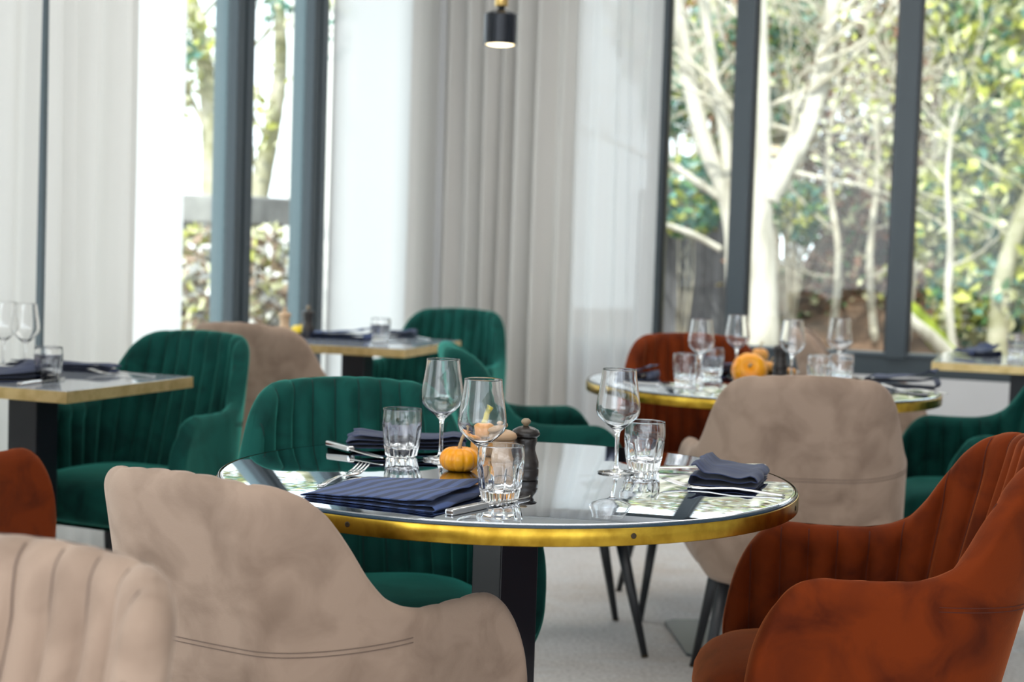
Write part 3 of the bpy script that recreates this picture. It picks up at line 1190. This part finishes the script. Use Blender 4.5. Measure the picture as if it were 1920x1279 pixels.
lathe('brass_rod', [(0, .1202), (.0195, .1202), (.0205, .122), (.0205, .21), (.018, .215), (0, .215)], M['lampbrass'], lamp, 28)
b = MB(); b.tube([(0, 0, .2152), (0, 0, HC - lp.z)], .003, 8); b.build('cord', M['black'], lamp, smooth=True)
tag(lamp, 'small black ribbed cylinder pendant lamp with brass stem above the back curtain', 'lamp')
pl = bpy.data.lights.new('lamp_bulb', 'POINT'); pl.energy = 1.5; pl.color = (1, .8, .5); pl.shadow_soft_size = .03
po = bpy.data.objects.new('lamp_bulb', pl); po.location = (0, 0, -.03); po.parent = lamp; COL.objects.link(po)

# ------------------------------------------------------------------ outside
M['bark'] = noisy('pale birch bark', (.22, .20, .15), (.60, .57, .49), 5, .8, bump=.5, bscale=30, stretch=(1, 1, .35), lo=.32, hi=.52)
M['bark2'] = noisy('mossy pale bark', (.20, .20, .08), (.55, .52, .40), 5, .85, bump=.4, bscale=30)
M['moss'] = noisy('moss', (.12, .16, .015), (.27, .33, .03), 9, .9)
M['twig'] = noisy('pale twig', (.38, .34, .26), (.70, .66, .55), 6, .85)
M['leafY'] = plain('yellow green leaf', (.46, .48, .10), .45)
M['leafG'] = plain('green leaf', (.10, .22, .08), .4)
M['leafB'] = plain('blue green leaf', (.10, .24, .19), .35)
M['leafP'] = plain('pale leaf', (.66, .66, .42), .4)
M['leafR'] = plain('brown leaf', (.22, .10, .05), .6)
M['leafK'] = plain('dark dead leaf', (.06, .035, .025), .7)
M['leafD'] = plain('dry twig litter', (.30, .21, .15), .8)
M['earth'] = noisy('leaf litter earth', (.05, .035, .025), (.20, .12, .075), 3.5, .95, bump=.6, bscale=20, detail=8, lo=.35, hi=.62)
M['fence'] = noisy('weathered grey boards', (.12, .12, .13), (.24, .24, .26), 3, .9, stretch=(6, 6, .4))
M['render'] = noisy('white rendered wall', (.85, .85, .83), (.9, .9, .88), 3, .9)
M['stone'] = noisy('grey stone', (.20, .20, .195), (.32, .32, .31), 6, .9, bump=.4, bscale=30)
M['paving'] = noisy('pale gravel', (.5, .48, .44), (.62, .6, .56), 20, .95)

# terrain: level strip by the house, rising bank behind
v, f = [], []
nx, ny = 50, 40
for j in range(ny + 1):
    for i in range(nx + 1):
        x = -14 + 34 * i / nx; y = .24 + 24 * j / ny
        h = 4.2 * sm((y - 4.0) / 9) * sm((x + .6) / 3.0) + .5 * sm((y - 1.5) / 2.5) * sm((x + 0.2) / 1.5)
        h += .12 * noise.noise(Vector((x * .8, y * .8, 0)))
        p = MR @ Vector((x, y, -.25 + h))
        v.append(p)
for j in range(ny):
    for i in range(nx):
        a = j * (nx + 1) + i
        f.append((a, a + 1, a + nx + 2, a + nx + 1))
tag(mesh('garden_ground', v, f, M['earth']), 'brown leaf-littered garden bank rising behind the windows', 'ground', kind='structure')
b = MB(); b.box(-14, .24, -.32, .2, 9, -.27, ML)
tag(b.build('terrace', M['paving']), kind='structure')


def leaf_cloud(name, blobs, n, size, mats, seed, parent=None):
    rr = random.Random(seed)
    v, f, fm = [], [], []
    wts = [b_[6] if len(b_) > 6 else 1 for b_ in blobs]
    tot = sum(wts)
    for bl, wt in zip(blobs, wts):
        cx, cy, cz, ax, ay, az = bl[:6]
        for _ in range(int(n * wt / tot)):
            while True:
                p = Vector((rr.uniform(-1, 1), rr.uniform(-1, 1), rr.uniform(-1, 1)))
                if p.length < 1: break
            if rr.random() < .5 and p.length > 0: p = p.normalized() * rr.uniform(.75, 1)
            c = Vector((cx + p.x * ax, cy + p.y * ay, cz + p.z * az))
            d = Vector((rr.gauss(0, 1), rr.gauss(0, 1), rr.gauss(0, 1) + .4)).normalized()
            a = d.orthogonal().normalized()
            a.rotate(Matrix.Rotation(rr.uniform(0, 6.28), 3, d))
            e = d.cross(a)
            s = size * rr.uniform(.6, 1.3)
            k = len(v)
            v += [c - a * s, c + e * s * .5 + d * s * .1, c + a * s, c - e * s * .5 + d * s * .1]
            f.append((k, k + 1, k + 2, k + 3)); fm.append(rr.randrange(len(mats)))
    o = mesh(name, v, f, None, parent, False, mats, fm)
    return o


def grow(b, p, d, r, ln, depth, rr, tips, spread=.55, up=.15, nseg=4):
    pts, rad = [p], [r]
    q = p.copy(); dd = d.copy()
    for i in range(nseg):
        dd = (dd + Vector((rr.gauss(0, .13), rr.gauss(0, .13), rr.gauss(0, .10) + up * .2))).normalized()
        q = q + dd * (ln / nseg)
        pts.append(q.copy()); rad.append(r * (1 - .45 * (i + 1) / nseg))
    b.tube(pts, rad, 7 if r > .03 else 4, caps=False)
    if depth <= 0:
        tips.append(q); return
    kids = 3 if depth > 1 else 4
    for i in range(kids):
        j = rr.randint(1, nseg)
        ax = Vector((rr.gauss(0, 1), rr.gauss(0, 1), rr.gauss(0, 1))).normalized()
        nd = (dd + ax * spread * rr.uniform(.7, 1.5) + Vector((0, 0, up))).normalized()
        grow(b, pts[j] if i else q, nd, max(.004, rad[j] * .55), ln * rr.uniform(.6, .85), depth - 1, rr, tips, spread, up)


def tree(name, trunks, limbs, seed, label, bark, leaves=None, depth=3, group=None, nleaf=500, lsize=.05):
    """trunks: list of (points, radii); limbs: (point, dir, radius, length)"""
    rr = random.Random(seed)
    base = trunks[0][0][0]
    root = empty(name, base)
    b = MB()
    for pts, rad in trunks:
        P = [Vector(p) - base for p in pts]
        # smooth the polyline
        Q, Rr = [], []
        n = len(P)
        for i in range(n - 1):
            p0, p1, p2, p3 = P[max(0, i - 1)], P[i], P[i + 1], P[min(n - 1, i + 2)]
            for k in range(6):
                t = k / 6
                Q.append(.5 * ((2 * p1) + (p2 - p0) * t + (2 * p0 - 5 * p1 + 4 * p2 - p3) * t * t + (3 * p1 - p0 - 3 * p2 + p3) * t ** 3))
                Rr.append((rad[i] * (1 - t) + rad[i + 1] * t) * (1 + .06 * rr.uniform(-1, 1)))
        Q.append(P[-1]); Rr.append(rad[-1])
        b.tube(Q, Rr, 16)
    b.build('trunk', bark, root, smooth=True)
    b = MB(); tips = []
    for p, d, r, ln in limbs:
        grow(b, Vector(p) - base, Vector(d).normalized(), r, ln, depth, rr, tips)
    if b.v: b.build('branches', M['twig'] if bark is not M['bark2'] else bark, root, smooth=True)
    if leaves and tips:
        bl = [(t.x, t.y, t.z, .18, .18, .18) for t in tips]
        leaf_cloud('foliage', bl, nleaf, lsize, leaves, seed + 1, root)
    tag(root, label, 'tree', group)
    return root


# main pale tree outside the right window, forked
D1 = 11.2
tr = [[atY(1432, 900, D1), atY(1430, 700, D1), atY(1428, 560, D1), atY(1420, 352, D1), atY(1422, 147, D1), atY(1416, -60, D1)],
      [.112, .112, .108, .098, .074, .062]]
tr2 = [[atY(1440, 375, D1), atY(1464, 325, D1), atY(1506, 250, D1 + .1), atY(1538, 160, D1 + .2), atY(1548, 80, D1 + .3), atY(1572, -60, D1 + .3)], [.075, .075, .070, .066, .052, .04]]
lim = []
rl = random.Random(4)
for (px, py) in ((1400, 150), (1415, 60), (1530, 110), (1500, 250), (1545, 60), (1405, 240), (1520, 170), (1470, 320), (1440, 200)):
    lim.append((atY(px, py, D1 + .1), (rl.uniform(-.9, .9), rl.uniform(-.3, .5), rl.uniform(.1, .8)), .022, rl.uniform(.5, .9)))
lim.append((atY(1470, 320, D1), (1, .1, -.12), .022, 1.0))
lim.append((atY(1530, 120, D1), (1, .1, .55), .022, 1.1))
tree('birch_tree', [tr, tr2], lim, 5, 'pale forked birch trunk outside the right window between the two middle posts', M['bark'], [M['leafY'], M['leafP']], 3, nleaf=260, lsize=.035)

# second tree seen in the pane left of that: leaning pale stems
D2 = 11.6
tr = [[atY(1374, 760, D2), atY(1378, 560, D2), atY(1368, 400, D2), atY(1322, 270, D2), atY(1288, 130, D2), atY(1262, -60, D2)], [.06, .06, .058, .055, .052, .05]]
tr2 = [[atY(1370, 400, D2), atY(1360, 260, D2), atY(1338, 140, D2), atY(1324, 40, D2), atY(1312, -60, D2)], [.045, .042, .04, .038, .034]]
tr3 = [[atY(1352, 468, D2), atY(1300, 440, D2), atY(1250, 422, D2), atY(1200, 405, D2)], [.022, .022, .02, .02]]
tr4 = [[atY(1352, 372, D2), atY(1290, 330, D2), atY(1240, 300, D2), atY(1200, 290, D2)], [.03, .027, .025, .02]]
lim = [(atY(px, py, D2), (rl.uniform(-.9, .6), rl.uniform(-.2, .5), rl.uniform(-.1, .8)), .018, .6) for (px, py) in ((1300, 200), (1280, 110), (1340, 200), (1318, 60), (1250, 300), (1350, 330))]
tree('birch_tree', [tr, tr2, tr3, tr4], lim, 15, 'slender pale tree stems and branches outside, between the sheer curtain and first post', M['bark'], [M['leafY'], M['leafP']], 3, nleaf=160, lsize=.035)

# mossy fallen branch, thin stems and leaning trunk in the right-hand pane
D3 = 11.0
tr = [[atY(1850, 720, D3), atY(1785, 668, D3), atY(1735, 612, D3 + .1), atY(1692, 568, D3 + .2), atY(1676, 545, D3 + .4)], [.055, .062, .066, .06, .05]]
tree('mossy_branch', [tr], [], 31, 'bright green mossy curved branch low outside the right-hand pane', M['moss'])
tr = [[atY(1800, 690, D3 - .2), atY(1755, 640, D3 - .2), atY(1716, 606, D3 - .2), atY(1678, 566, D3 - .1)], [.05, .045, .035, .03]]
tree('fallen_branch', [tr], [], 32, 'pale fallen branch leaning below the mossy green one', M['bark'])
tr = [[atY(1790, 680, D3), atY(1778, 560, D3), atY(1782, 460, D3), atY(1776, 340, D3), atY(1786, 220, D3)], [.03, .026, .022, .018, .012]]
lim = [(atY(1780, py, D3), (rl.uniform(-1, 1), rl.uniform(-.2, .4), rl.uniform(.2, .9)), .010, .5) for py in (500, 430, 360, 300, 250)]
tree('sapling', [tr], lim, 33, 'thin pale upright sapling outside the right-hand pane', M['bark'], [M['leafP'], M['leafY']], 2, nleaf=200, lsize=.035)
tr = [[atY(1862, 760, D3), atY(1870, 640, D3), atY(1878, 540, D3), atY(1900, 450, D3), atY(1945, 330, D3), atY(1990, 200, D3)], [.075, .07, .062, .055, .05, .05]]
lim = [(atY(1900, 450, D3), (-.8, 0, .5), .016, .7), (atY(1930, 360, D3), (-.9, .1, .3), .016, .8)]
tree('leaning_tree', [tr], lim, 35, 'pale leaning tree trunk at the right edge outside the window', M['bark2'], [M['leafP'], M['leafY']], 2, nleaf=120, lsize=.035)
SAPL = ['thin bare pale sapling just right of the forked birch trunk outside', 'thin bare sapling seen close left of the second window post', 'thin bare sapling with pale twigs near the middle of the right-hand pane', 'thin bare sapling just right of the second window post', 'thin bare sapling against the yellow ivy near the right edge']
for i, (px, py, dx, dl) in enumerate(((1560, 330, 1, 1.4), (1640, 120, -.8, 1.3), (1760, 60, .7, 1.6), (1700, 380, .9, 1.2), (1860, 120, -.9, 1.4))):
    b0 = atY(px, 640, 12.6)
    tr = [[b0, atY(px + 12 * dx, 480, 12.7), atY(px - 8 * dx, 300, 12.8), atY(px + 20 * dx, 80, 12.8), atY(px, -100, 12.8)], [.03, .026, .022, .018, .015]]
    lim = [(atY(px + rl.uniform(-10, 10), yy, 12.75), (rl.uniform(-1, 1), rl.uniform(-.4, .4), rl.uniform(-.1, .8)), .014, .8) for yy in (520, 430, 340, 250, 170, 90, 20)]
    tree('bare_sapling', [tr], lim, 50 + i, SAPL[i], M['twig'], [M['leafP'], M['leafR']], 3, 'bare saplings in the thicket outside', nleaf=420, lsize=.04)


def shrub(name, base, blobs, n, size, mats, seed, label, group=None):
    root = empty(name, base)
    bl = [(x - base.x, y - base.y, z - base.z, a, c, d, a * d) for (x, y, z, a, c, d) in blobs]
    leaf_cloud('foliage', bl, n, size, mats, seed, root)
    b = MB(); rr = random.Random(seed)
    for x, y, z, a, c, d, _ in bl:
        for k in range(7):
            b.tube([(x * .3, y * .3, 0), (x * .7 + rr.uniform(-a, a) * .4, y * .7, z * .6), (x + rr.uniform(-a, a) * .8, y + rr.uniform(-c, c) * .5, z + rr.uniform(-d, d) * .8)], [.012, .009, .004], 4)
    b.build('stems', M['twig'], root, smooth=True)
    tag(root, label, 'shrub', group)
    return root


def blob(px, py, Y, rx, rz, ry=.5):
    p = atY(px, py, Y)
    s = Y / FPX
    return (p.x, p.y, p.z, rx * s, ry, rz * s)


# laurel-like ivy mass at right, hedges behind
YL = [M['leafY'], M['leafY'], M['leafG'], M['leafB'], M['leafP'], M['leafP']]
GL = [M['leafG'], M['leafB'], M['leafB'], M['leafY']]
BR = [M['leafR'], M['leafR'], M['leafD'], M['leafD'], M['leafG'], M['leafK'], M['leafP']]
shrub('ivy_bush', atY(1860, 760, 11.4), [blob(1850, 560, 11.4, 110, 90), blob(1800, 400, 11.6, 130, 100), blob(1880, 220, 11.8, 120, 140), blob(1860, 40, 12, 120, 120)], 4200, .066, YL, 71,
      'yellow and blue-green leafy ivy climbing outside the right-hand pane')
shrub('ivy_bush', atY(1960, 760, 11), [blob(1960, 500, 11, 60, 150), blob(1960, 250, 11.2, 70, 150)], 1400, .055, YL, 72,
      'leafy ivy mass at the far right edge outside the window')
shrub('bramble_thicket', atY(1560, 690, 14.0), [blob(1560, 560, 14, 150, 90), blob(1600, 380, 14.3, 150, 120), blob(1580, 190, 14.5, 160, 120), blob(1560, 20, 14.6, 170, 120)], 7000, .05, BR, 73,
      'brown twiggy bramble thicket behind the birch, in the middle right pane')
shrub('bramble_thicket', atY(1740, 690, 14.0), [blob(1740, 560, 13.6, 120, 80), blob(1760, 330, 14, 140, 130), blob(1760, 100, 14.2, 150, 140)], 4500, .05, BR + [M['leafY']], 74,
      'brown thicket with pale leaves behind the ivy, in the right-hand pane')
shrub('evergreen_shrub', atY(1280, 700, 12.6), [blob(1275, 400, 12.6, 80, 45), blob(1290, 330, 13, 60, 40), blob(1250, 180, 13.2, 50, 90), blob(1330, 120, 13.4, 70, 110)], 2600, .05, GL, 75,
      'blue-green evergreen shrub outside, behind the pale stems left of the first post')
shrub('evergreen_shrub', atY(1480, 640, 13.0), [blob(1500, 400, 13.2, 50, 60), blob(1440, 150, 13.4, 60, 120), blob(1480, 40, 13.4, 90, 60)], 1900, .05, GL, 76,
      'green evergreen leaves behind the birch fork')
shrub('tall_hedge', atY(1400, 760, 15.2), [blob(1260, 60, 15.2, 110, 130), blob(1400, 240, 15.4, 110, 130), blob(1420, 0, 15.4, 120, 130), blob(1420, -200, 15.4, 160, 120), blob(1640, -160, 15.2, 160, 120), blob(1840, -160, 15, 160, 120), blob(1260, -160, 15.2, 90, 110)], 6500, .07, BR + GL + [M['leafY']], 77,
      'tall mixed hedge far behind the pale trees, filling the first two panes')
# grey fence behind the first pane
fp0, fp1 = atY(1190, 600, 12.3), atY(1345, 600, 12.9)
root = empty('garden_fence', fp0)
ax = (fp1 - fp0); ax.z = 0; ax.normalize(); Mf = frameM(Vector((0, 0, 0)), ax)
for k in range(9):
    b = MB(); b.box(k * .12, 0, -.6, k * .12 + .112, .02, .95 + .01 * (k % 3), Mf)
    b.build('board', M['fence'], root)
tag(root, 'weathered grey board fence outside between the sheer curtain and first window post', 'fence')

# left side outside: stone pillar, flowering hedge, white wall, trees
YP = 11.0
pc = atY(414, 620, YP)
root = empty('stone_pillar', (pc.x, pc.y, -.25), R(-18))
b = MB(); b.box(-.30, -.30, 0, .30, .30, 1.42); b.build('shaft', M['stone'], root, bev=.01)
b = MB(); b.box(-.35, -.35, 1.42, .35, .35, 1.60); b.build('cap', M['stone'], root, bev=.015)
tag(root, 'grey stone gate pillar with flat cap outside the left window', 'pillar')
WL = [M['leafP'], M['render'], M['leafD'], M['leafP'], M['leafD'], M['stone'], M['leafY']]
shrub('flowering_hedge', atY(400, 700, YP - .9), [blob(385, 560, YP - .8, 70, 90, .3), blob(500, 560, YP - .7, 45, 80, .3), blob(370, 470, YP - .6, 50, 50, .25), blob(500, 470, YP - .6, 40, 50, .25)], 1500, .05, WL, 81,
      'white-blossomed hedge before the stone pillar outside the left window')
D4 = 12.2
tr = [[atY(480, 620, D4), atY(480, 420, D4), atY(492, 330, D4), atY(512, 230, D4), atY(526, 120, D4), atY(520, -60, D4)], [.09, .08, .07, .06, .05, .04]]
tree('grey_tree', [tr], [(atY(500, 260, D4), (-.5, 0, .7), .02, .5), (atY(490, 340, D4), (-.4, 0, .8), .02, .5)], 83, 'leaning grey tree outside, between the two left window posts', M['bark2'], [M['leafP'], M['leafY']], 2, nleaf=350, lsize=.05)
tr = [[atY(400, 620, D4), atY(398, 380, D4), atY(396, 250, D4), atY(385, 130, D4), atY(352, -30, D4)], [.09, .08, .07, .06, .05]]
tree('grey_tree', [tr], [(atY(396, 260, D4), (-.4, 0, .8), .025, .8), (atY(392, 180, D4), (.5, 0, .6), .025, .7), (atY(360, 60, D4), (.4, 0, .4), .02, .8)], 84, 'dark-leaved tree outside the left window, left of the first broad post', M['bark2'], GL + [M['leafP']], 2, nleaf=900, lsize=.06)
b = MB(); b.box(-1.93, 14.2, -.3, -.35, 14.4, 6.5)
tag(b.build('garden_wall', M['render']), 'white rendered building wall outside, right of the left trees', 'wall', kind='structure')
